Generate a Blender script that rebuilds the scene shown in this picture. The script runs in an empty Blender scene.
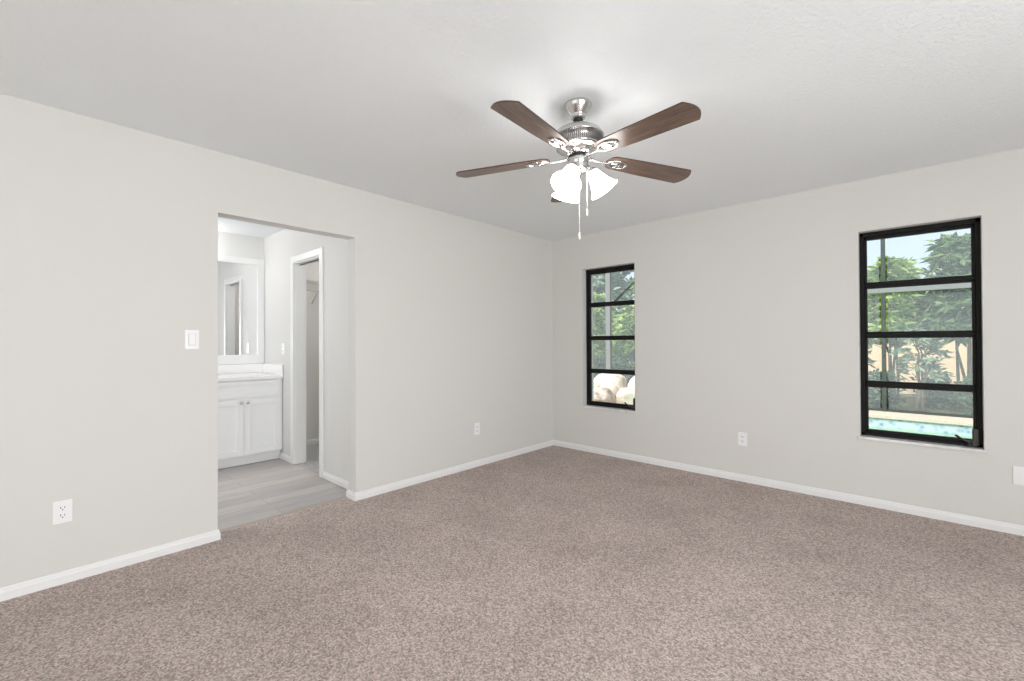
import bpy, bmesh, math, random
from mathutils import Vector, Matrix, Euler
random.seed(7)
R = math.radians
scene = bpy.context.scene
COL = scene.collection

# ------------------------------------------------------------------ camera
F_PX, YAW, PITCH, ROLL = 443.5866, 0.7462463, 0.0076533, -0.0041967
CAM = Vector((3.2536, -4.2355, 1.2282))
fw = Vector((-math.sin(YAW) * math.cos(PITCH), math.cos(YAW) * math.cos(PITCH), math.sin(PITCH)))
rt0 = Vector((math.cos(YAW), math.sin(YAW), 0)); up0 = rt0.cross(fw)
rt = rt0 * math.cos(ROLL) + up0 * math.sin(ROLL)
up = -rt0 * math.sin(ROLL) + up0 * math.cos(ROLL)
cd = bpy.data.cameras.new('camera'); cam = bpy.data.objects.new('camera', cd); COL.objects.link(cam)
M = Matrix((rt, up, -fw)).transposed().to_4x4(); M.translation = CAM
cam.matrix_world = M
cd.sensor_width = 36; cd.lens = F_PX / 1024 * 36; cd.shift_y = -1.5 / 1024
cd.clip_start = 0.05; cd.clip_end = 200
scene.camera = cam

# ------------------------------------------------------------------ world, sun, exposure
w = bpy.data.worlds.new('sky'); scene.world = w; w.use_nodes = True
nt = w.node_tree; bg = nt.nodes['Background']
sky = nt.nodes.new('ShaderNodeTexSky'); sky.sky_type = 'NISHITA'; sky.sun_disc = False
sky.sun_elevation = R(55); sky.sun_rotation = R(200); sky.air_density = 0.7; sky.dust_density = 4.0; sky.altitude = 10
hs = nt.nodes.new('ShaderNodeHueSaturation'); hs.inputs['Saturation'].default_value = 0.55; hs.inputs['Value'].default_value = 1.25   # thin bright haze
nt.links.new(sky.outputs[0], hs.inputs['Color']); nt.links.new(hs.outputs[0], bg.inputs[0]); bg.inputs[1].default_value = 0.27

def light(name, kind, loc, rot, energy, color=(1, 1, 1), size=None):
    d = bpy.data.lights.new(name, kind); d.energy = energy; d.color = color
    if kind == 'AREA':
        d.shape = 'RECTANGLE'; d.size, d.size_y = size
    o = bpy.data.objects.new(name, d); COL.objects.link(o); o.location = loc; o.rotation_euler = rot
    return o
s = light('sun', 'SUN', (0, -5, 12), (R(40), R(-14), 0), 2.8, (1.0, 0.95, 0.86)); s.data.angle = R(0.6)
# area lights added as daylight fill for unseen, unbuilt doors behind and right
light('rear_daylight_fill', 'AREA', (2.6, -7.12, 1.15), (R(99), 0, 0), 30, (0.97, 0.99, 1.0), (3.6, 2.0))
light('side_daylight_fill', 'AREA', (5.62, -3.85, 1.15), (R(99), 0, R(90)), 174, (0.955, 0.988, 0.995), (2.8, 2.0))
# added lights to brighten bathroom and closet
light('bathroom_fill', 'AREA', (-1.1, -5.05, 1.7), (R(90), 0, 0), 20, (0.97, 0.985, 1.0), (1.4, 1.2))
light('closet_fill', 'POINT', (-1.2, -1.5, 2.3), (0, 0, 0), 14, (1.0, 0.97, 0.93)).data.shadow_soft_size = 0.08

vs = scene.view_settings
vs.view_transform = 'Standard'; vs.look = 'None'; vs.exposure = 0.0; vs.gamma = 1.0; vs.use_curve_mapping = False
scene.cycles.use_denoising = True
scene.cycles.max_bounces = 14; scene.cycles.diffuse_bounces = 8; scene.cycles.transparent_max_bounces = 16
scene.cycles.sample_clamp_indirect = 8

# ------------------------------------------------------------------ materials
def mat(name, color=(0.8, 0.8, 0.8), rough=0.5, metal=0.0, spec=0.5):
    m = bpy.data.materials.new(name); m.use_nodes = True
    b = m.node_tree.nodes['Principled BSDF']
    b.inputs['Base Color'].default_value = (*color, 1); b.inputs['Roughness'].default_value = rough
    b.inputs['Metallic'].default_value = metal; b.inputs['Specular IOR Level'].default_value = spec
    return m

def nodes(m):
    t = m.node_tree
    return t, t.nodes['Principled BSDF'], t.nodes.new, t.links.new

def coords(m, scale=(1, 1, 1)):
    t, b, N, L = nodes(m)
    g = N('ShaderNodeNewGeometry'); mp = N('ShaderNodeMapping'); mp.inputs['Scale'].default_value = scale
    L(g.outputs['Position'], mp.inputs['Vector'])
    return mp.outputs['Vector']

def noise(m, vec, scale, detail=3, rough=0.5):
    t, b, N, L = nodes(m)
    n = N('ShaderNodeTexNoise'); n.inputs['Scale'].default_value = scale; n.inputs['Detail'].default_value = detail
    n.inputs['Roughness'].default_value = rough
    L(vec, n.inputs['Vector']); return n.outputs['Fac']

def ramp(m, fac, stops, interp='LINEAR'):
    t, b, N, L = nodes(m)
    r = N('ShaderNodeValToRGB'); r.color_ramp.interpolation = interp
    el = r.color_ramp.elements
    while len(el) < len(stops): el.new(0.5)
    for e, (p, c) in zip(el, stops): e.position = p; e.color = (*c, 1)
    L(fac, r.inputs['Fac']); return r.outputs['Color']

def bump(m, h, strength, dist):
    t, b, N, L = nodes(m)
    bp = N('ShaderNodeBump'); bp.inputs['Strength'].default_value = strength; bp.inputs['Distance'].default_value = dist
    L(h, bp.inputs['Height']); L(bp.outputs['Normal'], b.inputs['Normal'])

def setc(m, sock):
    m.node_tree.links.new(sock, m.node_tree.nodes['Principled BSDF'].inputs['Base Color'])

def mult(m, a, k, fac=1.0):
    t, b, N, L = nodes(m)
    x = N('ShaderNodeMix'); x.data_type = 'RGBA'; x.blend_type = 'MULTIPLY'; x.inputs['Factor'].default_value = fac
    L(a, x.inputs['A']); L(k, x.inputs['B']); return x.outputs['Result']

def wall_mat(name, c):
    m = mat(name, c, 0.75, spec=0.25); v = coords(m)
    bump(m, noise(m, v, 90, 3), 0.12, 0.003); return m
WALL = wall_mat('greige_wall_paint', (0.685, 0.675, 0.653))
BWALL = wall_mat('pale_bathroom_paint', (0.72, 0.713, 0.70))
CEIL = mat('white_textured_ceiling', (0.825, 0.85, 0.868), 0.85, spec=0.2)
v = coords(CEIL); bump(CEIL, noise(CEIL, v, 55, 4, 0.75), 0.7, 0.008)
TRIM = mat('white_trim_paint', (0.81, 0.81, 0.81), 0.35)
CAB = mat('white_cabinet_paint', (0.83, 0.83, 0.835), 0.35)
MARB = mat('white_cultured_marble', (0.88, 0.87, 0.87), 0.18)
SILL = mat('pale_marble_sill', (0.80, 0.79, 0.78), 0.25)
v = coords(SILL); setc(SILL, ramp(SILL, noise(SILL, v, 9, 5, 0.7), [(0.35, (0.66, 0.65, 0.64)), (0.6, (0.84, 0.83, 0.82))]))
PLATE = mat('white_plastic_plate', (0.86, 0.86, 0.87), 0.3)
SLOT = mat('dark_slot', (0.03, 0.03, 0.03), 0.6)
BLACK = mat('black_window_frame', (0.009, 0.009, 0.009), 0.5, spec=0.2)
GUN = mat('dark_grey_operator_metal', (0.06, 0.06, 0.055), 0.35, 0.6)
NICK = mat('brushed_nickel', (0.62, 0.61, 0.60), 0.22, 1.0)
t, b, N, L = nodes(NICK); v = coords(NICK, (1, 1, 0.05)); bump(NICK, noise(NICK, v, 220, 2), 0.12, 0.002)
DARKM = mat('dark_fan_gap_metal', (0.05, 0.05, 0.05), 0.35, 0.8)
CHROME = mat('chrome_knob', (0.55, 0.55, 0.56), 0.15, 1.0)
WIREM = mat('white_coated_wire', (0.62, 0.60, 0.58), 0.4)
MIRR = mat('mirror_glass', (0.93, 0.94, 0.94), 0.0, 1.0)
CHAIN = mat('pale_pull_chain', (0.85, 0.84, 0.82), 0.3, 0.4)

# carpet
CARP = mat('taupe_frieze_carpet', (0.3, 0.25, 0.23), 0.95, spec=0.05)
v = coords(CARP)
t, b, N, L = nodes(CARP)
vo = N('ShaderNodeTexVoronoi'); vo.inputs['Scale'].default_value = 150; vo.inputs['Randomness'].default_value = 1.0; L(v, vo.inputs['Vector'])
sv = N('ShaderNodeSeparateColor'); L(vo.outputs['Color'], sv.inputs[0])
mf = N('ShaderNodeMix'); mf.data_type = 'FLOAT'; mf.inputs['Factor'].default_value = 0.70
L(sv.outputs[0], mf.inputs['A']); L(noise(CARP, v, 75, 5, 0.9), mf.inputs['B'])
c1 = ramp(CARP, mf.outputs['Result'], [(0.26, (0.200, 0.158, 0.138)), (0.50, (0.465, 0.390, 0.357)), (0.76, (0.80, 0.705, 0.66))])
c2 = ramp(CARP, noise(CARP, v, 2.2, 3, 0.6), [(0.3, (0.88, 0.87, 0.87)), (0.7, (1.06, 1.06, 1.06))])
setc(CARP, mult(CARP, c1, c2))
bump(CARP, mf.outputs['Result'], 0.25, 0.006)
CCARP = mat('grey_closet_carpet', (0.24, 0.235, 0.24), 0.95, spec=0.05)
v = coords(CCARP); setc(CCARP, ramp(CCARP, noise(CCARP, v, 120, 3, 0.7), [(0.35, (0.36, 0.36, 0.37)), (0.65, (0.56, 0.555, 0.56))]))

# vinyl planks running along y
VINYL = mat('grey_oak_vinyl_plank', (0.5, 0.47, 0.44), 0.38)
t, b, N, L = nodes(VINYL)
g = N('ShaderNodeNewGeometry'); sp = N('ShaderNodeSeparateXYZ'); L(g.outputs['Position'], sp.inputs[0])
cb = N('ShaderNodeCombineXYZ'); L(sp.outputs['Y'], cb.inputs['X']); L(sp.outputs['X'], cb.inputs['Y'])
br = N('ShaderNodeTexBrick'); L(cb.outputs[0], br.inputs['Vector'])
br.inputs['Color1'].default_value = (0.60, 0.555, 0.52, 1); br.inputs['Color2'].default_value = (0.46, 0.44, 0.43, 1)
br.inputs['Mortar'].default_value = (0.27, 0.25, 0.235, 1); br.inputs['Scale'].default_value = 1
br.inputs['Mortar Size'].default_value = 0.0018; br.inputs['Brick Width'].default_value = 1.2; br.inputs['Row Height'].default_value = 0.15
vv = coords(VINYL, (14, 1.2, 1)); gr = ramp(VINYL, noise(VINYL, vv, 3, 5, 0.65), [(0.3, (0.8, 0.79, 0.78)), (0.7, (1.1, 1.1, 1.1))])
setc(VINYL, mult(VINYL, br.outputs['Color'], gr))

# walnut blade veneer: along the blade's own x axis
WALN = mat('walnut_blade_veneer', (0.2, 0.1, 0.06), 0.34)
t, b, N, L = nodes(WALN)
tc = N('ShaderNodeTexCoord'); mp = N('ShaderNodeMapping'); mp.inputs['Scale'].default_value = (2.5, 26, 26); L(tc.outputs['Object'], mp.inputs['Vector'])
setc(WALN, ramp(WALN, noise(WALN, mp.outputs['Vector'], 2.2, 6, 0.7), [(0.3, (0.060, 0.037, 0.027)), (0.55, (0.135, 0.085, 0.062)), (0.75, (0.22, 0.145, 0.108))]))
EDGE = mat('dark_blade_edge', (0.06, 0.035, 0.025), 0.4)

# lit frosted lamp shade and bulb
def emit(name, c, strength):
    m = mat(name, (0.9, 0.9, 0.9), 0.3); b = m.node_tree.nodes['Principled BSDF']
    b.inputs['Emission Color'].default_value = (*c, 1); b.inputs['Emission Strength'].default_value = strength
    return m
SHADE = emit('lit_frosted_glass_shade', (1.0, 0.98, 0.95), 14)
BULB = emit('lit_bulb', (1.0, 0.95, 0.88), 40)
VBULB = emit('lit_vanity_globe', (1.0, 0.985, 0.96), 26)

# clear pane glass: mostly passes light straight through
def pane_mat(name, tint, gloss=0.05):
    m = bpy.data.materials.new(name); m.use_nodes = True; t = m.node_tree; t.nodes.clear()
    o = t.nodes.new('ShaderNodeOutputMaterial'); mx = t.nodes.new('ShaderNodeMixShader')
    tr = t.nodes.new('ShaderNodeBsdfTransparent'); gl = t.nodes.new('ShaderNodeBsdfGlossy')
    tr.inputs[0].default_value = (*tint, 1); gl.inputs['Roughness'].default_value = 0.02
    mx.inputs[0].default_value = gloss
    t.links.new(tr.outputs[0], mx.inputs[1]); t.links.new(gl.outputs[0], mx.inputs[2]); t.links.new(mx.outputs[0], o.inputs[0])
    return m
GLASS = pane_mat('clear_pane_glass', (0.95, 0.97, 0.96), 0.015)
def screen_mat(name, c, cover):
    m = bpy.data.materials.new(name); m.use_nodes = True; t = m.node_tree; t.nodes.clear()
    o = t.nodes.new('ShaderNodeOutputMaterial'); mx = t.nodes.new('ShaderNodeMixShader')
    tr = t.nodes.new('ShaderNodeBsdfTransparent'); df = t.nodes.new('ShaderNodeBsdfDiffuse')
    df.inputs[0].default_value = (*c, 1); mx.inputs[0].default_value = cover
    t.links.new(tr.outputs[0], mx.inputs[1]); t.links.new(df.outputs[0], mx.inputs[2]); t.links.new(mx.outputs[0], o.inputs[0])
    return m
SCREEN = screen_mat('grey_insect_screen', (0.45, 0.52, 0.55), 0.12)

# outdoors
def leaf_mat(name, dark, mid, lightc, trans=0.3):
    m = mat(name, mid, 0.45); t, b, N, L = nodes(m)
    g = N('ShaderNodeNewGeometry'); col = ramp(m, g.outputs['Random Per Island'], [(0.0, dark), (0.55, mid), (1.0, lightc)])
    setc(m, col)
    tl = N('ShaderNodeBsdfTranslucent'); L(col, tl.inputs[0]); mx = N('ShaderNodeMixShader'); mx.inputs[0].default_value = trans
    out = t.nodes['Material Output']; L(b.outputs[0], mx.inputs[1]); L(tl.outputs[0], mx.inputs[2]); L(mx.outputs[0], out.inputs['Surface'])
    return m
LEAF_G = leaf_mat('mid_green_leaf', (0.045, 0.10, 0.035), (0.12, 0.23, 0.07), (0.36, 0.48, 0.19))
LEAF_Y = leaf_mat('yellow_green_leaf', (0.13, 0.24, 0.05), (0.34, 0.50, 0.10), (0.62, 0.74, 0.26))
LEAF_D = leaf_mat('dark_green_leaf', (0.03, 0.07, 0.035), (0.07, 0.15, 0.07), (0.16, 0.28, 0.14))
LEAF_B = leaf_mat('grey_green_leaf', (0.10, 0.17, 0.11), (0.22, 0.32, 0.22), (0.44, 0.54, 0.40))
BARK = mat('grey_brown_bark', (0.17, 0.13, 0.10), 0.9); v = coords(BARK, (6, 6, 1)); setc(BARK, ramp(BARK, noise(BARK, v, 8, 4), [(0.3, (0.10, 0.075, 0.06)), (0.7, (0.27, 0.22, 0.18))]))
STUC = mat('tan_stucco', (0.86, 0.66, 0.46), 0.9); v = coords(STUC); bump(STUC, noise(STUC, v, 40, 3), 0.3, 0.01)
EXTW = mat('cream_exterior_stucco', (0.72, 0.68, 0.6), 0.9)
DECK = mat('pale_pool_deck', (0.72, 0.66, 0.56), 0.85); v = coords(DECK); setc(DECK, ramp(DECK, noise(DECK, v, 25, 4), [(0.3, (0.46, 0.40, 0.33)), (0.7, (0.60, 0.53, 0.45))]))
GRASS = mat('dark_mulch_and_grass', (0.1, 0.11, 0.06), 0.95); v = coords(GRASS); setc(GRASS, ramp(GRASS, noise(GRASS, v, 12, 5, 0.7), [(0.3, (0.07, 0.07, 0.035)), (0.6, (0.18, 0.19, 0.09)), (0.8, (0.28, 0.25, 0.17))]))
ROCK = mat('cream_limestone', (0.8, 0.74, 0.66), 0.85); v = coords(ROCK); setc(ROCK, ramp(ROCK, noise(ROCK, v, 2.4, 7, 0.75), [(0.36, (0.30, 0.25, 0.20)), (0.45, (0.56, 0.50, 0.43)), (0.7, (0.74, 0.69, 0.62))])); bump(ROCK, noise(ROCK, v, 9, 5), 0.6, 0.05)
BRONZ = mat('bronze_aluminium', (0.045, 0.06, 0.055), 0.5, 0.2)
ALUM = mat('pale_grey_aluminium', (0.22, 0.235, 0.24), 0.5, 0.1)
TILE = mat('blue_mosaic_tile', (0.5, 0.65, 0.8), 0.2)
t, b, N, L = nodes(TILE); g = N('ShaderNodeNewGeometry'); sp = N('ShaderNodeSeparateXYZ'); L(g.outputs['Position'], sp.inputs[0])
ad = N('ShaderNodeMath'); L(sp.outputs['X'], ad.inputs[0]); L(sp.outputs['Y'], ad.inputs[1])
cb = N('ShaderNodeCombineXYZ'); L(ad.outputs[0], cb.inputs['X']); L(sp.outputs['Z'], cb.inputs['Y'])
vo = N('ShaderNodeTexVoronoi'); vo.inputs['Scale'].default_value = 11; L(cb.outputs[0], vo.inputs['Vector'])
setc(TILE, ramp(TILE, vo.outputs['Distance'], [(0.10, (0.12, 0.20, 0.32)), (0.28, (0.30, 0.42, 0.52)), (0.6, (0.46, 0.56, 0.60))]))
PLAST = mat('pale_green_pool_plaster', (0.62, 0.80, 0.66), 0.6)
WATER = mat('green_pool_water', (0.26, 0.44, 0.28), 0.08)
v = coords(WATER); bump(WATER, noise(WATER, v, 5, 3), 0.15, 0.02)

# ------------------------------------------------------------------ mesh helpers
def B(): return bmesh.new()
def box(bm, x0, y0, z0, x1, y1, z1, bev=0.0, mi=0, mtx=None):
    vs_ = [bm.verts.new((x, y, z)) for x in (x0, x1) for y in (y0, y1) for z in (z0, z1)]
    idx = [(0, 1, 3, 2), (4, 6, 7, 5), (0, 4, 5, 1), (2, 3, 7, 6), (0, 2, 6, 4), (1, 5, 7, 3)]
    fs = [bm.faces.new([vs_[i] for i in q]) for q in idx]
    for f in fs: f.material_index = mi
    geo = list(vs_)
    if bev:
        es = {e for f in fs for e in f.edges}
        r = bmesh.ops.bevel(bm, geom=list(es), offset=bev, segments=2, affect='EDGES', profile=0.5)
        geo = list({v_ for f in r['faces'] for v_ in f.verts} | {v_ for f in fs if f.is_valid for v_ in f.verts})
    if mtx is not None: bmesh.ops.transform(bm, matrix=mtx, verts=[q for q in geo if q.is_valid])
    return bm
def lathe(bm, prof, n=40, mtx=None, mi=0):
    rings = []
    for r_, z in prof:
        if r_ < 1e-6: rings.append([bm.verts.new((0, 0, z))])
        else: rings.append([bm.verts.new((r_ * math.cos(2 * math.pi * k / n), r_ * math.sin(2 * math.pi * k / n), z)) for k in range(n)])
    new = [v_ for g_ in rings for v_ in g_]
    for a, c in zip(rings, rings[1:]):
        for k in range(n):
            j = (k + 1) % n
            if len(a) == 1 and len(c) == 1: continue
            if len(a) == 1: f = bm.faces.new((a[0], c[j], c[k]))
            elif len(c) == 1: f = bm.faces.new((a[k], a[j], c[0]))
            else: f = bm.faces.new((a[k], a[j], c[j], c[k]))
            f.smooth = True; f.material_index = mi
    if mtx is not None: bmesh.ops.transform(bm, matrix=mtx, verts=new)
    return bm
def tube(bm, pts, rad, n=8, mi=0):
    pts = [Vector(q) for q in pts]
    if not hasattr(rad, '__len__'): rad = [rad] * len(pts)
    rings = []
    for i, q in enumerate(pts):
        d = (pts[min(i + 1, len(pts) - 1)] - pts[max(i - 1, 0)]).normalized()
        a = d.orthogonal().normalized() if i == 0 else (ref - d * ref.dot(d)).normalized()
        ref = a; c = d.cross(a)
        rings.append([bm.verts.new(q + (a * math.cos(2 * math.pi * k / n) + c * math.sin(2 * math.pi * k / n)) * rad[i]) for k in range(n)])
    for a, c in zip(rings, rings[1:]):
        for k in range(n):
            j = (k + 1) % n; f = bm.faces.new((a[k], a[j], c[j], c[k])); f.smooth = True; f.material_index = mi
    bm.faces.new(list(reversed(rings[0]))).material_index = mi; bm.faces.new(rings[-1]).material_index = mi
    return bm
def prism(bm, poly, z0, z1, mi=0, mi_side=None, bev=0):
    lo = [bm.verts.new((x, y, z0)) for x, y in poly]; hi = [bm.verts.new((x, y, z1)) for x, y in poly]
    bm.faces.new(list(reversed(lo))).material_index = mi; bm.faces.new(hi).material_index = mi
    n = len(poly)
    for k in range(n):
        j = (k + 1) % n; f = bm.faces.new((lo[k], lo[j], hi[j], hi[k])); f.material_index = mi if mi_side is None else mi_side
    return bm
def obj(name, bm, mats, parent=None, fix=True):
    if fix: bmesh.ops.recalc_face_normals(bm, faces=bm.faces[:])
    me = bpy.data.meshes.new(name); bm.to_mesh(me); bm.free()
    for m in (mats if isinstance(mats, (list, tuple)) else [mats]): me.materials.append(m)
    o = bpy.data.objects.new(name, me); COL.objects.link(o)
    if parent is not None: o.parent = parent
    return o
def tag(o, label=None, cat=None, group=None, kind=None):
    for k, v_ in (('label', label), ('category', cat), ('group', group), ('kind', kind)):
        if v_: o[k] = v_
    return o
def empty(name, loc=(0, 0, 0), rz=0.0, parent=None):
    o = bpy.data.objects.new(name, None); COL.objects.link(o); o.location = loc; o.rotation_euler = (0, 0, rz); o.empty_display_size = 0.1
    if parent: o.parent = parent
    return o

# wall with rectangular holes; axis 'y': plane spans x,z with thickness t0..t1 in y; axis 'x': spans y,z
def wall(name, axis, u0, u1, z0, z1, t0, t1, holes, m, label, mback=None):
    us = sorted({u0, u1, *[h[0] for h in holes], *[h[1] for h in holes]})
    zs = sorted({z0, z1, *[h[2] for h in holes], *[h[3] for h in holes]})
    bm = B(); cache = {}
    def V(u, t_, z):
        k = (round(u, 5), round(t_, 5), round(z, 5))
        if k not in cache: cache[k] = bm.verts.new((t_, u, z) if axis == 'x' else (u, t_, z))
        return cache[k]
    def solid(i, j):
        if i < 0 or j < 0 or i >= len(us) - 1 or j >= len(zs) - 1: return False
        cu, cz = (us[i] + us[i + 1]) / 2, (zs[j] + zs[j + 1]) / 2
        return not any(h[0] < cu < h[1] and h[2] < cz < h[3] for h in holes)
    for i in range(len(us) - 1):
        for j in range(len(zs) - 1):
            if not solid(i, j): continue
            a, c, d, e = us[i], us[i + 1], zs[j], zs[j + 1]
            bm.faces.new((V(a, t0, d), V(c, t0, d), V(c, t0, e), V(a, t0, e)))
            f = bm.faces.new((V(a, t1, d), V(a, t1, e), V(c, t1, e), V(c, t1, d)))
            if mback: f.material_index = 1
            if not solid(i - 1, j): bm.faces.new((V(a, t0, d), V(a, t0, e), V(a, t1, e), V(a, t1, d)))
            if not solid(i + 1, j): bm.faces.new((V(c, t0, d), V(c, t1, d), V(c, t1, e), V(c, t0, e)))
            if not solid(i, j - 1): bm.faces.new((V(a, t0, d), V(a, t1, d), V(c, t1, d), V(c, t0, d)))
            if not solid(i, j + 1): bm.faces.new((V(a, t0, e), V(c, t0, e), V(c, t1, e), V(a, t1, e)))
    o = obj(name, bm, [m, mback] if mback else m)
    return tag(o, label, 'wall', kind='structure')

H = 2.44
X1, Y0 = 5.7, -7.2                     # far corner of the bedroom behind the camera
OPY0, OPY1, OPZ = -3.443, -2.519, 2.056  # opening to the bathroom
BT = 0.10
BX, BY, BY0 = -2.30, -2.425, -5.2      # bathroom back wall, right wall, left end
CX0, CX1 = -1.432, -0.826              # closet door opening in the bathroom's right wall
CLX, CLY = -2.19, -0.9                 # closet far wall and end
WT = 0.12

# ------------------------------------------------------------------ room shell
WIN = [(0.430, 1.070, 0.49, 2.052), (2.905, 3.547, 0.49, 2.052)]
wall('wall_left', 'x', Y0 - 0.12, 0.22, 0, H, 0, -WT, [(OPY0, OPY1, -1, OPZ)], WALL, 'pale greige bedroom wall with the square opening to the bathroom', BWALL)
wall('wall_right', 'y', 0.0, X1 + 0.12, -0.17, H + 0.1, 0, 0.22, [(a, c, d, e) for a, c, d, e in WIN], WALL, 'pale greige bedroom wall with the two tall black windows', EXTW)
wall('wall_front', 'y', 0.0, X1 + 0.12, 0, H, Y0, Y0 - 0.12, [], WALL, 'bedroom wall behind the viewpoint')
wall('wall_side', 'x', Y0, 0.0, 0, H, X1, X1 + 0.12, [], WALL, 'bedroom wall beyond the right edge of view')
wall('wall_bathroom_right', 'y', BX, -WT, 0, H, BY, BY + BT, [(CX0, CX1, -1, 2.045)], BWALL, 'pale bathroom wall holding the cased closet doorway', WALL)
wall('wall_bathroom_back', 'x', BY0, BY + BT, 0, H, BX, BX - 0.12, [], BWALL, 'pale bathroom wall behind the mirror and vanity')
wall('wall_bathroom_left', 'y', BX, -WT, 0, H, BY0, BY0 - 0.12, [], BWALL, 'pale bathroom end wall hidden past the opening edge')
wall('wall_closet_back', 'x', BY + BT, CLY, 0, H, CLX, CLX - 0.12, [], WALL, 'greige closet wall seen through the cased doorway')
wall('wall_closet_end', 'y', CLX, -WT, 0, H, CLY, CLY + 0.12, [], WALL, 'greige closet end wall deep inside the closet')

bm = B(); box(bm, BX - 0.12, Y0 - 0.12, H, X1 + 0.12, 0.0, H + 0.12)
tag(obj('ceiling', bm, CEIL), 'white textured ceiling over bedroom and bathroom', 'ceiling', kind='structure')
bm = B(); box(bm, -0.125, Y0, -0.12, X1, 0, 0.0)
tag(obj('floor', bm, CARP), 'taupe speckled carpet covering the bedroom floor', 'carpet', kind='structure')
bm = B(); box(bm, BX, BY0, -0.12, -0.125, BY + BT - 0.005, -0.004)
tag(obj('floor_bathroom', bm, VINYL), 'grey wood plank floor of the bathroom', 'floor', kind='structure')
bm = B(); box(bm, CLX, BY + BT - 0.005, -0.12, -WT, CLY, 0.002)
tag(obj('floor_closet', bm, CCARP), 'grey carpet inside the closet', 'floor', kind='structure')
bm = B(); box(bm, -0.145, OPY0, -0.004, -0.105, OPY1, 0.004, 0.002)
tag(obj('trim_1', bm, mat('beige_transition_strip', (0.42, 0.36, 0.31), 0.5)), 'narrow beige strip where carpet meets bathroom planks', 'trim', kind='structure')

# skirting: polyline of wall points, offset to the left of travel, mitred
def skirting(name, pts, label, h=0.062, t_=0.013):
    prof = [(0, 0), (t_, 0), (t_, h * 0.62), (t_ * 0.72, h * 0.74), (t_ * 0.62, h * 0.92), (t_ * 0.3, h), (0, h)]
    bm = B(); P = [Vector((x, y)) for x, y in pts]; rings = []
    for i, q in enumerate(P):
        d0 = (q - P[i - 1]).normalized() if i > 0 else None
        d1 = (P[i + 1] - q).normalized() if i < len(P) - 1 else None
        n0 = Vector((-d0.y, d0.x)) if d0 else None; n1 = Vector((-d1.y, d1.x)) if d1 else None
        if n0 and n1:
            nn = (n0 + n1).normalized(); nn = nn / max(0.2, nn.dot(n0))
        else: nn = n0 or n1
        rings.append([bm.verts.new((q.x + nn.x * a, q.y + nn.y * a, z)) for a, z in prof])
    for a, c in zip(rings, rings[1:]):
        for k in range(len(prof)):
            j = (k + 1) % len(prof); bm.faces.new((a[k], a[j], c[j], c[k]))
    bm.faces.new(rings[0]); bm.faces.new(list(reversed(rings[-1])))
    return tag(obj(name, bm, TRIM), label, 'baseboard', kind='structure')
skirting('baseboard_left', [(-WT, OPY0), (0, OPY0), (0, Y0)], 'white baseboard along the left wall before the opening')
skirting('baseboard_right', [(X1, 0), (0, 0), (0, OPY1), (-WT, OPY1), (-WT, BY - 0.02)], 'white baseboard from opening jamb round the corner under the windows')
skirting('baseboard_bathroom', [(-WT - 0.0, BY), (CX1 + 0.066, BY)], 'white baseboard on bathroom wall right of the closet casing')
skirting('baseboard_bathroom', [(CX0 - 0.066, BY), (-1.80, BY)], 'short white baseboard between closet casing and vanity')
skirting('baseboard_closet', [(-WT, CLY), (CLX, CLY), (CLX, BY + BT)], 'white baseboard at foot of the closet wall')

# closet door casing and jamb
def casing():
    root = tag(empty('door_1', ((CX0 + CX1) / 2, BY, 0)), 'white cased doorway from bathroom into the closet', 'doorway', kind='structure')
    loc = root.location
    cw, ct, zt = 0.064, 0.017, 2.045
    def part(name, boxes, m=TRIM):
        bm = B()
        for q in boxes:
            box(bm, q[0] - loc.x, q[1] - loc.y, q[2], q[3] - loc.x, q[4] - loc.y, q[5], 0.004)
        return obj(name, bm, m, root)
    for (a, c) in ((CX0 - cw, CX0 + 0.004), (CX1 - 0.004, CX1 + cw)):
        part('casing', [(a, BY - ct, 0, c, BY, zt + 0.0)])
    part('head_casing', [(CX0 - cw, BY - ct, zt, CX1 + cw, BY, zt + cw)])
    part('jamb', [(CX0 - 0.001, BY, 0.002, CX0 + 0.012, BY + BT, zt)])
    part('jamb', [(CX1 - 0.012, BY, 0.002, CX1 + 0.001, BY + BT, zt)])
    part('head_jamb', [(CX0, BY, zt - 0.012, CX1, BY + BT, zt + 0.001)])
    part('door_track', [(CX0 + 0.012, BY + 0.045, zt - 0.020, CX1 - 0.012, BY + 0.060, zt - 0.012)], GUN)
    # inner casing on the closet side
    part('closet_side_casing', [(CX0 - 0.001, BY + BT, 0.002, CX0 + 0.014, BY + BT + 0.015, zt)])
casing()

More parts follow.
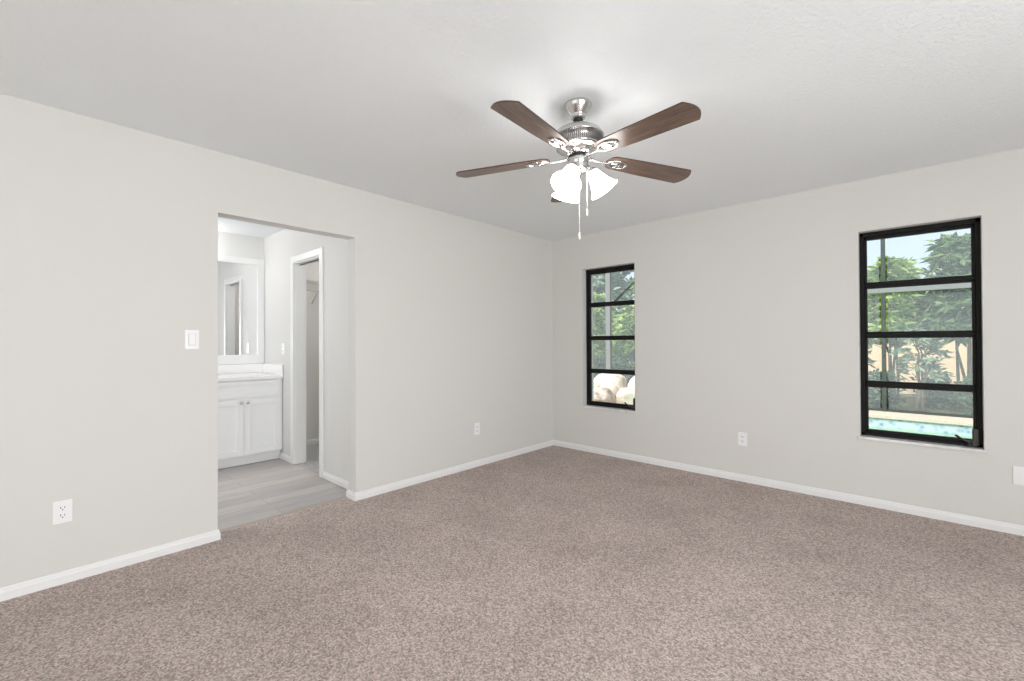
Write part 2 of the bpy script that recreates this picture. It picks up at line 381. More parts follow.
# ------------------------------------------------------------------ windows
def window(n, x0, x1, z0, z1, label):
    yf0, yf1 = 0.070, 0.125
    cx = (x0 + x1) / 2
    root = tag(empty('window_%d' % n, (cx, yf0, z0)), label, 'window', kind='structure')
    def put(name, fn, m, parent=root):
        bm = B(); fn(bm); bmesh.ops.translate(bm, verts=bm.verts[:], vec=(-cx, -yf0, -z0)); return obj(name, bm, m, parent)
    sill_t = 0.022
    zb = z0 + sill_t; g = 0.001
    def sill(bm): box(bm, x0 - 0.015, -0.016, z0 + g, x1 + 0.015, -g, zb, 0.004); box(bm, x0 + g, -0.004, z0 + g, x1 - g, yf0 + 0.02, zb, 0.002)
    put('window_sill', sill, SILL)
    fwd = 0.026
    def frame(bm):
        box(bm, x0 + g, yf0, zb, x0 + fwd, yf1, z1 - g, 0.003); box(bm, x1 - fwd, yf0, zb, x1 - g, yf1, z1 - g, 0.003)
        box(bm, x0 + g, yf0, z1 - fwd - 0.008, x1 - g, yf1, z1 - g, 0.003); box(bm, x0 + g, yf0, zb, x1 - g, yf1, zb + 0.022, 0.003)
    put('window_frame', frame, BLACK)
    # meeting heights of the four awning lites
    cuts = [zb + 0.022, 0.902, 1.273, 1.648, z1 - fwd - 0.008]
    xs0, xs1 = x0 + fwd, x1 - fwd
    for i in range(4):
        a, c = cuts[i], cuts[i + 1]
        st = 0.024; sl = 0.018
        def sash(bm):
            ya, yb = yf0 + 0.008, yf0 + 0.045
            e = 0.0015
            box(bm, xs0, ya, a + e, xs0 + sl, yb, c - e, 0.003); box(bm, xs1 - sl, ya, a + e, xs1, yb, c - e, 0.003)
            box(bm, xs0, ya, a + e, xs1, yb, a + st, 0.003); box(bm, xs0, ya, c - st, xs1, yb, c - e, 0.003)
        sp_ = put('sash', sash, BLACK)
        put('pane', lambda bm: box(bm, xs0 + sl - 0.004, yf0 + 0.026, a + st - 0.004, xs1 - sl + 0.004, yf0 + 0.031, c - st + 0.004), GLASS, sp_)
    # mullion strips covering the meeting rails
    for z in cuts[1:4]:
        put('meeting_rail', lambda bm: box(bm, xs0, yf0 + 0.002, z - 0.008, xs1, yf0 + 0.04, z + 0.008, 0.003), BLACK)
    def oper(bm):
        box(bm, x1 - 0.052, yf0 - 0.022, zb + 0.006, x1 - 0.018, yf0 + 0.002, zb + 0.125, 0.007)
        box(bm, x1 - 0.075, yf0 - 0.030, zb + 0.004, x1 - 0.030, yf0, zb + 0.045, 0.010)
    op = put('crank_operator', oper, GUN)
    hz = zb + 0.035
    def hand(bm):
        tube(bm, [(x1 - 0.055, yf0 - 0.030, hz - 0.010), (x1 - 0.070, yf0 - 0.040, hz + 0.002), (x1 - 0.095, yf0 - 0.045, hz + 0.014), (x1 - 0.115, yf0 - 0.046, hz + 0.028)], [0.010, 0.009, 0.006, 0.005])
        tube(bm, [(x1 - 0.115, yf0 - 0.046, hz + 0.026), (x1 - 0.133, yf0 - 0.048, hz + 0.040)], [0.007, 0.009])
    put('crank_handle', hand, GUN, op)
window(1, *WIN[0], 'narrow black four-pane window near the room corner')
window(2, *WIN[1], 'larger-looking black four-pane window at right, crank at lower right')

# ------------------------------------------------------------------ wall plates
def plate(kind, name, x, y, z, facing, label, group=None, gang=1, w_=0.072, h_=0.116):
    rz = {'+x': R(90), '-y': 0}[facing]     # local -y is the front
    root = tag(empty(name, (x, y, z), rz), label, 'outlet' if kind != 'switch' else 'light switch', group)
    W_ = w_ * (1 if gang == 1 else 1.62)
    bm = B(); box(bm, -W_ / 2, -0.006, -h_ / 2, W_ / 2, 0, h_ / 2, 0.002); obj('cover_plate', bm, PLATE, root)
    def sub(nm, fn, m, par=root): bm = B(); fn(bm); return obj(nm, bm, m, par)
    if kind == 'outlet':
        for s_ in (1, -1):
            zc = s_ * 0.0195
            def face(bm):
                pts = []
                for k in range(24):
                    a = 2 * math.pi * k / 24; pts.append((max(-0.0165, min(0.0165, 0.0195 * math.cos(a))), max(-0.0145, min(0.0145, 0.0175 * math.sin(a)))))
                prism(bm, pts, 0, 0.003); bmesh.ops.rotate(bm, verts=bm.verts[:], cent=(0, 0, 0), matrix=Matrix.Rotation(R(90), 3, 'X')); bmesh.ops.translate(bm, verts=bm.verts[:], vec=(0, -0.0055, zc))
            f = sub('receptacle', face, PLATE)
            def slots(bm):
                box(bm, -0.0085, -0.0092, zc - 0.001, -0.0055, -0.0084, zc + 0.008); box(bm, 0.0055, -0.0092, zc, 0.0085, -0.0084, zc + 0.007)
                lathe(bm, [(0, 0.0), (0.0028, 0.0), (0.0028, 0.0008), (0, 0.0008)], 12, Matrix.Translation((0, -0.0084, zc - 0.008)) @ Matrix.Rotation(R(90), 4, 'X'))
            sub('slots', slots, SLOT, f)
        sub('screw', lambda bm: lathe(bm, [(0, 0), (0.003, 0), (0.0022, 0.0015), (0, 0.0018)], 12, Matrix.Translation((0, -0.0058, 0)) @ Matrix.Rotation(R(90), 4, 'X')), PLATE)
    elif kind == 'switch':
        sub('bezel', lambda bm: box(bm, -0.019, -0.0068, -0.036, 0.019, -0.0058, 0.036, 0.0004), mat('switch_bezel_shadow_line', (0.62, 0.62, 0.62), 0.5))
        def rock(bm):
            box(bm, -0.0165, -0.011, -0.0335, 0.0165, -0.006, 0.0335, 0.0015, mtx=Matrix.Rotation(R(-3), 4, 'X'))
        sub('rocker', rock, PLATE)
    else:
        sub('jack', lambda bm: box(bm, -0.010, -0.0085, -0.010, 0.010, -0.0055, 0.010, 0.001), PLATE)
        for s_ in (1, -1):
            sub('screw', lambda bm: lathe(bm, [(0, 0), (0.003, 0), (0.0022, 0.0015), (0, 0.0018)], 12, Matrix.Translation((0, -0.0058, s_ * 0.042)) @ Matrix.Rotation(R(90), 4, 'X')), PLATE)
    return root
plate('outlet', 'wall_outlet', 0, -4.127, 0.368, '+x', 'white duplex outlet low on left wall nearest the viewer')
plate('outlet', 'wall_outlet', 0, -1.237, 0.372, '+x', 'small white outlet low on left wall beyond the opening')
plate('outlet', 'wall_outlet', 2.090, 0, 0.372, '-y', 'white outlet low on window wall between the windows')
plate('jack', 'cable_plate', 3.728, 0, 0.372, '-y', 'wide white plate low on window wall cut by right edge', gang=2)
plate('switch', 'light_switch', 0, -3.578, 1.254, '+x', 'white rocker light switch left of the bathroom opening')
plate('outlet', 'wall_outlet', -1.725, BY, 1.17, '-y', 'white outlet on bathroom wall above the counter end')

# ------------------------------------------------------------------ ceiling fan
FX, FY = 1.975, -2.349
fan = tag(empty('ceiling_fan', (FX, FY, H)), 'brushed nickel ceiling fan with five walnut blades and lit glass shades', 'ceiling fan')
Z = lambda z: z - H
ZM = lambda z: z - H + 0.026
bm = B(); lathe(bm, [(0, Z(2.44)), (0.067, Z(2.44)), (0.070, Z(2.434)), (0.069, Z(2.428)), (0.060, Z(2.412)), (0.050, Z(2.396)), (0.042, Z(2.384)), (0.037, Z(2.377)), (0.038, Z(2.373)), (0.037, Z(2.368)), (0.031, Z(2.364)), (0.022, Z(2.362)), (0, Z(2.362))])
obj('canopy', bm, NICK, fan)
bm = B(); lathe(bm, [(0, Z(2.375)), (0.020, Z(2.366)), (0.026, Z(2.358)), (0.020, Z(2.348)), (0, Z(2.345))], 24); obj('hanger_ball', bm, DARKM, fan)
bm = B(); lathe(bm, [(0, Z(2.352)), (0.0125, Z(2.352)), (0.0125, Z(2.322)), (0.022, Z(2.320)), (0.024, Z(2.300)), (0, Z(2.300))], 24); obj('downrod', bm, NICK, fan)
bm = B(); lathe(bm, [(0, Z(2.318)), (0.050, Z(2.318)), (0.090, Z(2.310)), (0.115, Z(2.294)), (0.127, Z(2.276)), (0.130, Z(2.270)), (0.128, Z(2.265)), (0.121, Z(2.263)), (0.109, Z(2.224)), (0.113, Z(2.221)), (0.112, Z(2.214)),
               (0.088, Z(2.209)), (0.078, Z(2.204)), (0.074, Z(2.192)), (0.062, Z(2.180)), (0.048, Z(2.175)), (0, Z(2.175))], 56)
mot = obj('motor_housing', bm, NICK, fan)
bm = B()
for k in range(72):
    a = 2 * math.pi * k / 72; c_, s_ = math.cos(a), math.sin(a)
    tube(bm, [(0.1225 * c_, 0.1225 * s_, Z(2.262)), (0.1105 * c_, 0.1105 * s_, Z(2.225))], 0.0022, 5)
tag(obj('vent_fins', bm, mat('grey_vent_metal', (0.22, 0.22, 0.22), 0.35, 0.9), mot), kind='stuff')
bm = B(); lathe(bm, [(0, Z(2.176)), (0.045, Z(2.176)), (0.048, Z(2.172)), (0.048, Z(2.162)), (0, Z(2.162))], 32); obj('flywheel', bm, DARKM, fan)
bm = B(); lathe(bm, [(0, ZM(2.138)), (0.048, ZM(2.137)), (0.055, ZM(2.133)), (0.056, ZM(2.124)), (0.050, ZM(2.110)), (0.047, ZM(2.098)), (0.047, ZM(2.080)), (0.040, ZM(2.068)), (0.022, ZM(2.060)), (0.008, ZM(2.056)), (0.006, ZM(2.046)), (0, ZM(2.044))], 40)
obj('light_fitter', bm, NICK, fan)

def blade_outline():
    x0, x1, w0, w1 = 0.148, 0.668, 0.054, 0.069
    pts = []
    for k in range(9):                       # rounded inner end
        a = R(90 + 180 * k / 8); pts.append((x0 + 0.045 + 0.045 * math.cos(a), w0 * math.sin(a)))
    pts += [(x0 + 0.2, -0.062), (x1 - 0.034, -w1)]
    for k in range(13):                      # broad arc across the tip, corners just eased
        a = -1 + 2 * k / 12; pts.append((x1 - 0.030 * a * a, (w1 - 0.0005) * a))
    pts += [(x1 - 0.034, w1), (x0 + 0.2, 0.062)]
    return pts
ZB = 2.156
def blade_mesh():
    bm = B(); prism(bm, blade_outline(), -0.0032, 0.0032, 0, 1)
    me = bpy.data.meshes.new('blade'); bmesh.ops.recalc_face_normals(bm, faces=bm.faces[:]); bm.to_mesh(me); bm.free()
    me.materials.append(WALN); me.materials.append(EDGE); return me
def iron_mesh():
    bm = B()
    # curved arm from the flywheel, then an oval plate with two openings under the blade
    zt = -0.006
    tube(bm, [(0.040, 0, -0.004), (0.075, 0, -0.009), (0.110, 0, -0.011), (0.150, 0, zt - 0.004), (0.175, 0, zt - 0.003)], [0.009, 0.006, 0.005, 0.006, 0.009], 8)
    # ring outline of plate
    def ringpath(cx_, a_, b_, n=24): return [(cx_ + a_ * math.cos(2 * math.pi * k / n), b_ * math.sin(2 * math.pi * k / n), zt - 0.001) for k in range(n + 1)]
    tube(bm, ringpath(0.212, 0.056, 0.030), 0.0055, 6)
    tube(bm, ringpath(0.205, 0.026, 0.014, 16), 0.0038, 6)
    tube(bm, [(0.160, 0, zt - 0.002), (0.27, 0, zt - 0.001)], 0.0045, 6)
    for x, y in ((0.262, 0), (0.212, 0.027), (0.212, -0.027)):
        lathe(bm, [(0, 0.0035), (0.010, 0.0035), (0.010, -0.003), (0.006, -0.006), (0, -0.007)], 14, Matrix.Translation((x, y, zt)))
    me = bpy.data.meshes.new('blade_bracket'); bmesh.ops.recalc_face_normals(bm, faces=bm.faces[:]); bm.to_mesh(me); bm.free()
    for f in me.polygons: f.use_smooth = True
    me.materials.append(NICK); return me
bme, ime = blade_mesh(), iron_mesh()
for k in range(5):
    th = R(-81.5 + 72 * k)
    o = bpy.data.objects.new('blade', bme); COL.objects.link(o); o.parent = fan
    off = (0.014, -0.020, 0.016, -0.020, 0.0)[k]; slope = 0.04    # blades droop a little towards their tips
    o.location = (off * math.cos(th), off * math.sin(th), Z(ZB) + slope * 0.5)
    o.rotation_euler = (Matrix.Rotation(th, 3, 'Z') @ Matrix.Rotation(slope, 3, 'Y') @ Matrix.Rotation(R(-9), 3, 'X')).to_euler()
    i_ = bpy.data.objects.new('blade_bracket', ime); COL.objects.link(i_); i_.parent = o

# light kit: three arms, sockets, bell shades and bulbs
def shade_mesh():
    bm = B(); prof = [(0.025, 0.0), (0.029, -0.006), (0.034, -0.022), (0.041, -0.045), (0.050, -0.072), (0.062, -0.096), (0.073, -0.110), (0.076, -0.113)]
    inner = [(r_ - 0.003, z) for r_, z in reversed(prof)]
    lathe(bm, [(0.0, 0.0)] + prof + inner + [(0, -0.004)], 36)
    me = bpy.data.meshes.new('lamp_shade'); bmesh.ops.recalc_face_normals(bm, faces=bm.faces[:]); bm.to_mesh(me); bm.free(); me.materials.append(SHADE); return me
sme = shade_mesh()
for k in range(3):
    th = YAW + R(-6 + 120 * k); tilt = R(33)
    dirv = Vector((math.cos(th), math.sin(th), 0))
    base = dirv * 0.066 + Vector((0, 0, ZM(2.070)))
    rot = Matrix.Rotation(th, 4, 'Z') @ Matrix.Rotation(-tilt, 4, 'Y')
    bm = B(); tube(bm, [dirv * 0.040 + Vector((0, 0, ZM(2.095))), dirv * 0.056 + Vector((0, 0, ZM(2.088))), base], [0.010, 0.009, 0.011], 10)
    bmesh.ops.transform(bm, matrix=Matrix.Identity(4), verts=bm.verts[:])
    arm = obj('lamp_arm', bm, NICK, fan)
    bm = B(); lathe(bm, [(0, 0.012), (0.015, 0.012), (0.026, 0.004), (0.027, -0.010), (0, -0.010)], 24, Matrix.Translation(base) @ rot); obj('socket', bm, NICK, arm)
    so = bpy.data.objects.new('lamp_shade', sme); COL.objects.link(so); so.parent = fan
    so.location = base + rot.to_3x3() @ Vector((0, 0, -0.004)); so.rotation_euler = rot.to_euler()
    bm = B(); lathe(bm, [(0, -0.015), (0.010, -0.018), (0.012, -0.030), (0.018, -0.045), (0.022, -0.060), (0.019, -0.072), (0.010, -0.080), (0, -0.082)], 20)
    obj('bulb', bm, BULB, so)
# pull chains: ball chain and fob
def chain(dx, dy, z0, z1, name='pull_chain'):
    bm = B(); n = int((z0 - z1) / 0.010)
    tube(bm, [(dx, dy, ZM(z0)), (dx, dy, ZM(z1))], 0.0019, 6)
    for k in range(n):
        lathe(bm, [(0, 0.0036), (0.0036, 0), (0, -0.0036)], 6, Matrix.Translation((dx, dy, ZM(z0 - (k + 0.5) * 0.010))))
    o = obj(name, bm, CHAIN, fan)
    bm = B(); lathe(bm, [(0, 0.004), (0.003, 0.002), (0.0055, -0.008), (0.0055, -0.026), (0.003, -0.032), (0, -0.033)], 14, Matrix.Translation((dx, dy, ZM(z1)))); obj('chain_fob', bm, CHAIN, o)
rv = Vector((math.cos(YAW), math.sin(YAW), 0)); fv = Vector((-math.sin(YAW), math.cos(YAW), 0))
q = rv * -0.004 - fv * 0.050; chain(q.x, q.y, 2.07, 1.745)
q = rv * 0.040 - fv * 0.020; chain(q.x, q.y, 2.08, 1.870)

# ------------------------------------------------------------------ bathroom vanity
VF = -1.745; VY1 = BY - 0.004; VY0 = -3.93
van = tag(empty('vanity_cabinet', (VF, VY1, 0)), 'white shaker vanity cabinet standing beyond the opening', 'cabinet')
def vp(name, boxes, m=CAB, parent=van, bev=0.002):
    bm = B()
    for q_ in boxes: box(bm, q_[0] - VF, q_[1] - VY1, q_[2], q_[3] - VF, q_[4] - VY1, q_[5], bev)
    return obj(name, bm, m, parent)
XB = BX + 0.004
vp('body', [(XB, VY0, 0.10, VF, VY1, 0.862)])
vp('toe_kick', [(XB, VY0, 0.0, VF - 0.060, VY1, 0.10)])
def shaker(name, y0, y1, z0, z1, rail=0.057, knob=None):
    x0, x1 = VF, VF + 0.019
    o = vp(name, [(x0, y0, z0, x1, y0 + rail, z1), (x0, y1 - rail, z0, x1, y1, z1), (x0, y0 + rail, z0, x1, y1 - rail, z0 + rail), (x0, y0 + rail, z1 - rail, x1, y1 - rail, z1)], bev=0.0015)
    vp('panel', [(x0, y0 + rail - 0.003, z0 + rail - 0.003, x1 - 0.011, y1 - rail + 0.003, z1 - rail + 0.003)], CAB, o, 0)
    if knob:
        bm = B(); lathe(bm, [(0, 0), (0.006, 0), (0.005, 0.012), (0.013, 0.018), (0.0145, 0.024), (0.010, 0.029), (0, 0.030)], 20, Matrix.Translation((x1 - VF, knob[0] - VY1, knob[1])) @ Matrix.Rotation(R(90), 4, 'Y'))
        obj('knob', bm, CHROME, o)
yA, yM, yB = -2.455, -2.797, -3.140
shaker('door', yM + 0.0015, yA, 0.112, 0.668, knob=(yM + 0.029, 0.637))
shaker('door', yB, yM - 0.0015, 0.112, 0.668, knob=(yM - 0.031, 0.637))
shaker('drawer_front', yB, yA, 0.690, 0.850, 0.040)
for i in range(3):
    z0_ = 0.112 + i * 0.2465
    shaker('drawer', -3.50, yB - 0.025, z0_, z0_ + 0.240, 0.045, knob=((-3.50 + yB) / 2, z0_ + 0.12))
shaker('door', -3.905, -3.525, 0.112, 0.850, knob=(-3.56, 0.64))
# countertop with splashes
ct = tag(empty('countertop', (VF, VY1, 0.862)), 'white marble vanity top with low back and side splash', 'countertop')
def cp(name, q_, bev=0.004):
    bm = B(); box(bm, q_[0] - VF, q_[1] - VY1, q_[2] - 0.862, q_[3] - VF, q_[4] - VY1, q_[5] - 0.862, bev); return obj(name, bm, MARB, ct)
cp('slab', (XB, VY0 - 0.01, 0.863, VF + 0.035, VY1, 0.899))
cp('back_splash', (XB, VY0, 0.899, XB + 0.020, VY1, 1.000))
cp('side_splash', (XB + 0.020, VY1 - 0.020, 0.899, VF + 0.032, VY1, 1.000))
# mirror
mr = tag(empty('wall_mirror', (BX + 0.002, -3.2, 1.58)), 'large white framed mirror above the vanity counter', 'mirror')
mx0 = BX + 0.002
def mp_(name, boxes, m, bev=0.003):
    bm = B()
    for q_ in boxes: box(bm, q_[0] - mx0, q_[1] + 3.2, q_[2] - 1.58, q_[3] - mx0, q_[4] + 3.2, q_[5] - 1.58, bev)
    return obj(name, bm, m, mr)
MY0, MY1, MZ0, MZ1, MF = -3.92, BY - 0.004, 1.002, 2.186, 0.072
mp_('frame', [(mx0, MY0, MZ0, mx0 + 0.022, MY0 + MF, MZ1), (mx0, MY1 - MF, MZ0, mx0 + 0.022, MY1, MZ1), (mx0, MY0 + MF, MZ0, mx0 + 0.022, MY1 - MF, MZ0 + MF + 0.03), (mx0, MY0 + MF, MZ1 - MF, mx0 + 0.022, MY1 - MF, MZ1)], TRIM)
mp_('glass', [(mx0, MY0 + MF - 0.004, MZ0 + MF + 0.026, mx0 + 0.008, MY1 - MF + 0.004, MZ1 - MF + 0.004)], MIRR, 0)
# vanity light, just left of what the opening shows
vl = tag(empty('vanity_light', (BX, -3.35, 2.31)), 'nickel bar light with white globes over the mirror', 'wall lamp')
bm = B(); box(bm, 0.001, -0.34, -0.045, 0.030, 0.34, 0.045, 0.006); obj('back_plate', bm, NICK, vl)
for k in range(3):
    bm = B(); lathe(bm, [(0, 0.055)] + [(0.055 * math.sin(R(180 * i / 12)), 0.055 * math.cos(R(180 * i / 12))) for i in range(1, 12)] + [(0, -0.055)], 24, Matrix.Translation((0.088, -0.24 + 0.24 * k, 0)))
    obj('globe', bm, VBULB, vl)

# closet wire shelf
sh = tag(empty('wire_shelf', (CLX, -1.6, 1.95)), 'white wire closet shelf with hanging rail seen through the doorway', 'shelf')
bm = B(); ys0, ys1 = BY + BT + 0.02 + 1.6, CLY - 0.02 + 1.6
for dx in (0.006, 0.10, 0.20, 0.30): tube(bm, [(dx, ys0, -0.004), (dx, ys1, -0.004)], 0.0035, 6)
tube(bm, [(0.305, ys0, -0.03), (0.305, ys1, -0.03)], 0.0035, 6)
nw = 50
for k in range(nw):
    y_ = ys0 + (ys1 - ys0) * (k + 0.5) / nw
    tube(bm, [(0.004, y_, 0), (0.300, y_, 0), (0.307, y_, -0.03)], 0.0018, 5)
obj('shelf_deck', bm, WIREM, sh)
bm = B(); tube(bm, [(0.26, ys0, -0.11), (0.26, ys1, -0.11)], 0.010, 10); obj('hanging_rail', bm, WIREM, sh)
for y_ in (-0.33, 0.22):
    bm = B(); tube(bm, [(0.004, y_, -0.24), (0.30, y_, -0.012)], 0.006, 8); obj('bracket', bm, WIREM, sh)

# ------------------------------------------------------------------ outdoors
GZ = -0.13; WZ = -0.325
PX0, PX1, PY0, PY1 = -1.35, 7.5, 1.9, 6.15
bm = B()
for q_ in ((-9, 0.22, PX0, 7.0), (PX1, 0.22, 10, 7.0), (PX0, 0.22, PX1, PY0), (PX0, PY1, PX1, 7.0)):
    box(bm, q_[0], q_[1], GZ - 0.12, q_[2], q_[3], GZ)
tag(obj('ground_pool_deck', bm, DECK), 'pale concrete deck round the pool outside', 'deck', kind='structure')
bm = B(); box(bm, -16, 7.0, GZ - 0.3, 14, 24, GZ - 0.02)
tag(obj('ground_garden', bm, GRASS), 'dark mulch and grass beyond the pool deck', 'ground', kind='structure')
pool = tag(empty('swimming_pool', ((PX0 + PX1) / 2, (PY0 + PY1) / 2, GZ)), 'green swimming pool with blue tile band outside right window', 'swimming pool', kind='structure')
def pp(name, boxes, m, par=pool):
    bm = B(); l_ = pool.location
    for q_ in boxes: box(bm, q_[0] - l_.x, q_[1] - l_.y, q_[2] - l_.z, q_[3] - l_.x, q_[4] - l_.y, q_[5] - l_.z)
    return obj(name, bm, m, par)
pp('coping', [(PX0 - 0.02, PY1 - 0.04, GZ - 0.03, PX1, PY1 + 0.22, GZ + 0.012), (PX0 - 0.02, PY0 - 0.2, GZ - 0.03, PX1, PY0 + 0.04, GZ + 0.012), (PX0 - 0.2, PY0 - 0.2, GZ - 0.03, PX0 + 0.04, PY1 + 0.22, GZ + 0.012)], DECK)
pp('tile_band', [(PX0 - 0.03, PY1 - 0.005, -0.42, PX1, PY1 + 0.03, GZ - 0.03), (PX0 - 0.03, PY0 - 0.03, -0.42, PX1, PY0 + 0.005, GZ - 0.03), (PX0 - 0.03, PY0, -0.42, PX0 + 0.005, PY1, GZ - 0.03)], TILE)
pp('basin', [(PX0 - 0.05, PY0 - 0.05, -1.5, PX1, PY1 + 0.05, -1.4), (PX0 - 0.05, PY1 + 0.005, -1.4, PX1, PY1 + 0.05, -0.42), (PX0 - 0.05, PY0 - 0.05, -1.4, PX1, PY0 - 0.005, -0.42), (PX0 - 0.05, PY0, -1.4, PX0 - 0.005, PY1, -0.42)], PLAST)
pp('water', [(PX0, PY0, WZ - 0.9, PX1, PY1 - 0.006, WZ)], WATER)

# neighbour's wall
bm = B(); box(bm, -1.6, 11.2, GZ - 0.05, 9.0, 11.45, 2.50); box(bm, -1.64, 11.16, 2.50, 9.04, 11.49, 2.57, 0.01)
tag(obj('garden_wall', bm, STUC), 'sunlit tan stucco wall behind the shrubs outside', 'wall', kind='structure')

# screen enclosure of the pool
cg = tag(empty('screen_enclosure', (0, 6.93, GZ)), 'aluminium framed screen enclosure along far side of the pool', 'screen enclosure')
def cgp(name, fn, m): bm = B(); fn(bm); return obj(name, bm, m, cg)
for x, wd, m_ in ((-3.31, 0.15, ALUM), (-0.6, 0.09, BRONZ), (2.71, 0.065, BRONZ), (5.3, 0.09, BRONZ), (7.9, 0.09, BRONZ), (-6.2, 0.09, BRONZ)):
    cgp('post', lambda bm: box(bm, x - wd / 2, -0.05, 0.0, x + wd / 2, 0.05, 3.9, 0.004), m_)
cgp('mid_beam', lambda bm: box(bm, -0.65, -0.055, 2.28, 8.0, 0.055, 2.41, 0.004), ALUM)
cgp('mid_beam', lambda bm: box(bm, -6.3, -0.045, 2.42, -3.4, 0.045, 2.52, 0.004), BRONZ)
cgp('top_beam', lambda bm: box(bm, -6.3, -0.05, 3.9, 8.0, 0.05, 4.02, 0.004), BRONZ)
cgp('bottom_rail', lambda bm: box(bm, -6.3, -0.03, 0.0, 8.0, 0.03, 0.05), BRONZ)
cgp('diagonal_brace', lambda bm: tube(bm, [(-3.25, -0.02, 2.40), (-1.4, -0.02, 3.88)], 0.018, 4), BRONZ)
xs_ = [-6.2, -3.31, -0.6, 2.71, 5.3, 7.9]
for a_, c_ in zip(xs_, xs_[1:]):
    cgp('screen_panel', lambda bm: box(bm, a_ + 0.06, -0.003, 0.05, c_ - 0.06, 0.003, 3.9), SCREEN)

# boulders of the waterfall
def boulder(x, y, sx, sy, sz, seed, label):
    bm = B(); bmesh.ops.create_icosphere(bm, subdivisions=4, radius=1.0)
    rnd = random.Random(seed)
    planes = []
    for _ in range(16):
        n_ = Vector((rnd.gauss(0, 1), rnd.gauss(0, 1), rnd.gauss(0, 1))).normalized(); planes.append((n_, rnd.uniform(0.66, 0.9)))
    for v_ in bm.verts:
        c_ = v_.co.copy()
        for n_, d_ in planes:
            k_ = c_.dot(n_)
            if k_ > d_: c_ -= n_ * (k_ - d_) * 0.85
        v_.co = Vector((c_.x * sx, c_.y * sy, max(c_.z * sz, -sz * 0.5)))
    for f in bm.faces: f.smooth = True
    o = obj('boulder', bm, ROCK); o.location = (x, y, GZ + sz * 0.5 - 0.01); o.rotation_euler = (0, 0, rnd.uniform(0, 6))
    tag(o, label, 'rock', 'pale boulders outside the narrow window')
boulder(-2.46, 5.42, 0.62, 0.60, 0.42, 1, 'largest rounded cream boulder in the rock pile')
boulder(-1.42, 5.35, 0.44, 0.44, 0.44, 2, 'tall cream boulder at right of the rock pile')
boulder(-2.10, 4.42, 0.46, 0.40, 0.24, 3, 'low pale boulder in front of the largest one')
boulder(-3.05, 4.45, 0.46, 0.40, 0.26, 4, 'low pale boulder at front left of the pile')
boulder(-1.30, 4.42, 0.34, 0.34, 0.30, 5, 'small boulder at the pool end of the pile')
boulder(-3.70, 5.40, 0.52, 0.50, 0.40, 6, 'cream boulder farthest left in the pile')

# plants: branch tubes plus rosettes of folded leaves
def plant(name, x, y, h, rad, n_clusters, per, leaf_l, leaf_w, leafm, label, cat, group, seed, zlow=0.15, stems=5, droop=0.3):
    rnd = random.Random(seed)
    root = tag(empty(name, (x, y, GZ - 0.03)), label, cat, group)
    bs = B(); bl = B(); tips = []
    for s_ in range(stems):
        a = 2 * math.pi * (s_ + rnd.random() * 0.6) / stems; pr = rad * rnd.uniform(0.15, 0.55)
        pts = [Vector((0.06 * math.cos(a), 0.06 * math.sin(a), 0))]
        for k in range(1, 6):
            f_ = k / 5; pts.append(Vector((math.cos(a) * pr * f_ + rnd.uniform(-0.06, 0.06), math.sin(a) * pr * f_ + rnd.uniform(-0.06, 0.06), h * 0.88 * f_)))
        tube(bs, pts, [0.030 - 0.0045 * k for k in range(6)], 6); tips += pts[1:]
    for c_ in range(n_clusters):
        # points through the crown's volume
        u = rnd.random() ** 0.5; a = rnd.uniform(0, 2 * math.pi); zz = rnd.uniform(zlow, 1.0)
        env = math.sin(math.pi * min(0.98, 0.15 + 0.8 * zz)) ** 0.5
        c = Vector((math.cos(a) * rad * u * env, math.sin(a) * rad * u * env, zz * h))
        if c_ % 3 == 0:
            near = min(tips, key=lambda t_: (t_ - c).length)
            tube(bs, [near, (near + c) / 2 + Vector((0, 0, 0.04)), c], [0.010, 0.007, 0.004], 4)
        ax = Vector((rnd.gauss(0, 0.5) + c.x * 0.4, rnd.gauss(0, 0.5) + c.y * 0.4, 1.0)).normalized()
        o1 = ax.orthogonal().normalized(); o2 = ax.cross(o1)
        for l_ in range(per):
            b_ = 2 * math.pi * l_ / per + rnd.uniform(-0.3, 0.3); el = rnd.uniform(-0.2, 0.9)
            d = (o1 * math.cos(b_) + o2 * math.sin(b_)) * math.cos(el) + ax * math.sin(el)
            sidev = d.cross(ax).normalized(); L_ = leaf_l * rnd.uniform(0.65, 1.2); W_ = leaf_w * rnd.uniform(0.8, 1.2)
            nrm = sidev.cross(d).normalized(); s0 = c + ax * rnd.uniform(-0.05, 0.05)
            p0 = s0; p1 = s0 + d * L_ * 0.45; p2 = s0 + d * L_ - Vector((0, 0, droop * L_))
            e1 = p1 + sidev * W_ - nrm * W_ * 0.35 - Vector((0, 0, droop * L_ * 0.2)); e2 = p1 - sidev * W_ - nrm * W_ * 0.35 - Vector((0, 0, droop * L_ * 0.2))
            V0, V1, V2, E1, E2 = (bl.verts.new(q_) for q_ in (p0, p1, p2, e1, e2))
            bl.faces.new((V0, E1, V1)); bl.faces.new((V1, E1, V2)); bl.faces.new((V0, V1, E2)); bl.faces.new((V1, V2, E2))
    obj('stems', bs, BARK, root); obj('foliage', bl, leafm, root, fix=False)
    return root
GA, GB_, GC = 'tall shrubs behind the pool', 'low shrubs along the garden wall', 'trees outside the narrow window'
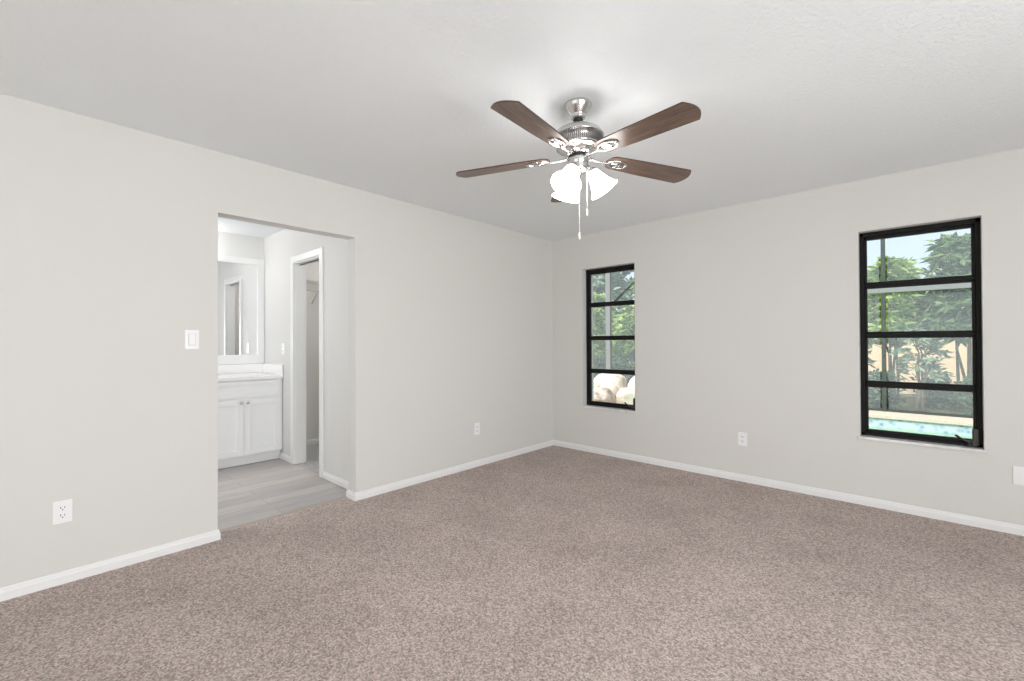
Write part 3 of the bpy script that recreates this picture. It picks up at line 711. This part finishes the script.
# seen through the right window
plant('tall_shrub', 1.55, 8.3, 3.2, 0.85, 300, 8, 0.24, 0.055, LEAF_B, 'tall grey-green shrub at left edge of right window', 'shrub', GA, 11, 0.25, 4)
plant('tall_shrub', 2.80, 8.5, 3.15, 0.66, 250, 8, 0.24, 0.052, LEAF_Y, 'tall bright green shrub left of the sky gap', 'shrub', GA, 12, 0.42, 4)
plant('tall_shrub', 3.85, 8.4, 3.45, 0.72, 290, 8, 0.26, 0.055, LEAF_G, 'tall shrub right of the sky gap', 'shrub', GA, 13, 0.42, 4)
plant('tall_shrub', 4.95, 8.5, 3.7, 0.74, 280, 8, 0.26, 0.055, LEAF_B, 'tall green shrub at right edge of right window', 'shrub', GA, 14, 0.30, 4)
plant('open_shrub', 3.22, 7.62, 1.60, 0.42, 62, 8, 0.15, 0.034, LEAF_B, 'open leafy shrub against the tan wall at window centre', 'shrub', None, 15, 0.40, 5)
plant('low_shrub', 3.45, 8.25, 0.62, 0.32, 110, 7, 0.13, 0.028, LEAF_D, 'low dark shrub behind the open leafy shrub', 'shrub', GB_, 26, 0.05)
plant('low_shrub', 1.75, 7.55, 1.0, 0.45, 130, 7, 0.15, 0.032, LEAF_D, 'low dark shrub left in right window', 'shrub', GB_, 21, 0.05)
plant('low_shrub', 2.62, 7.5, 0.72, 0.38, 110, 7, 0.14, 0.03, LEAF_D, 'low dark shrub beside the bronze screen post', 'shrub', GB_, 22, 0.05)
plant('low_shrub', 4.05, 7.55, 0.72, 0.38, 110, 7, 0.14, 0.03, LEAF_D, 'low dark shrub right of centre in right window', 'shrub', GB_, 23, 0.05)
plant('low_shrub', 4.95, 7.55, 1.25, 0.40, 90, 7, 0.16, 0.03, LEAF_B, 'grey-green low shrub past the right window edge', 'shrub', GB_, 24, 0.05)
# seen through the narrow window
plant('garden_tree', -5.45, 9.6, 3.1, 0.95, 330, 8, 0.22, 0.065, LEAF_Y, 'yellow-green bushy tree left of the pale screen post', 'tree', GC, 31, 0.30)
plant('garden_tree', -3.45, 9.3, 2.7, 0.95, 330, 8, 0.22, 0.065, LEAF_Y, 'sunlit yellow-green bush right of the pale screen post', 'tree', GC, 32, 0.40)
plant('garden_tree', -7.3, 12.6, 5.6, 1.6, 420, 8, 0.36, 0.10, LEAF_B, 'tall hazy grey-green tree behind the left bush', 'tree', GC, 33, 0.15)
plant('garden_tree', -4.1, 12.9, 5.8, 1.6, 420, 8, 0.36, 0.10, LEAF_G, 'tall mid-green tree behind the sunlit bush', 'tree', GC, 34, 0.15)
plant('garden_tree', -9.3, 16.5, 6.0, 2.2, 380, 8, 0.42, 0.12, LEAF_D, 'dark tall tree farthest left through the narrow window', 'tree', GC, 35, 0.0)
plant('garden_tree', -5.4, 17.0, 6.4, 2.0, 380, 8, 0.45, 0.13, LEAF_D, 'dark distant tree filling the gap behind the others', 'tree', GC, 36, 0.0)
plant('low_shrub', -4.9, 8.1, 0.95, 0.55, 120, 7, 0.16, 0.035, LEAF_G, 'low green shrub behind the rock pile at left', 'shrub', GB_, 37, 0.05)
plant('low_shrub', -3.5, 7.9, 0.9, 0.55, 120, 7, 0.16, 0.035, LEAF_D, 'low dark shrub behind the rock pile at right', 'shrub', GB_, 38, 0.05)
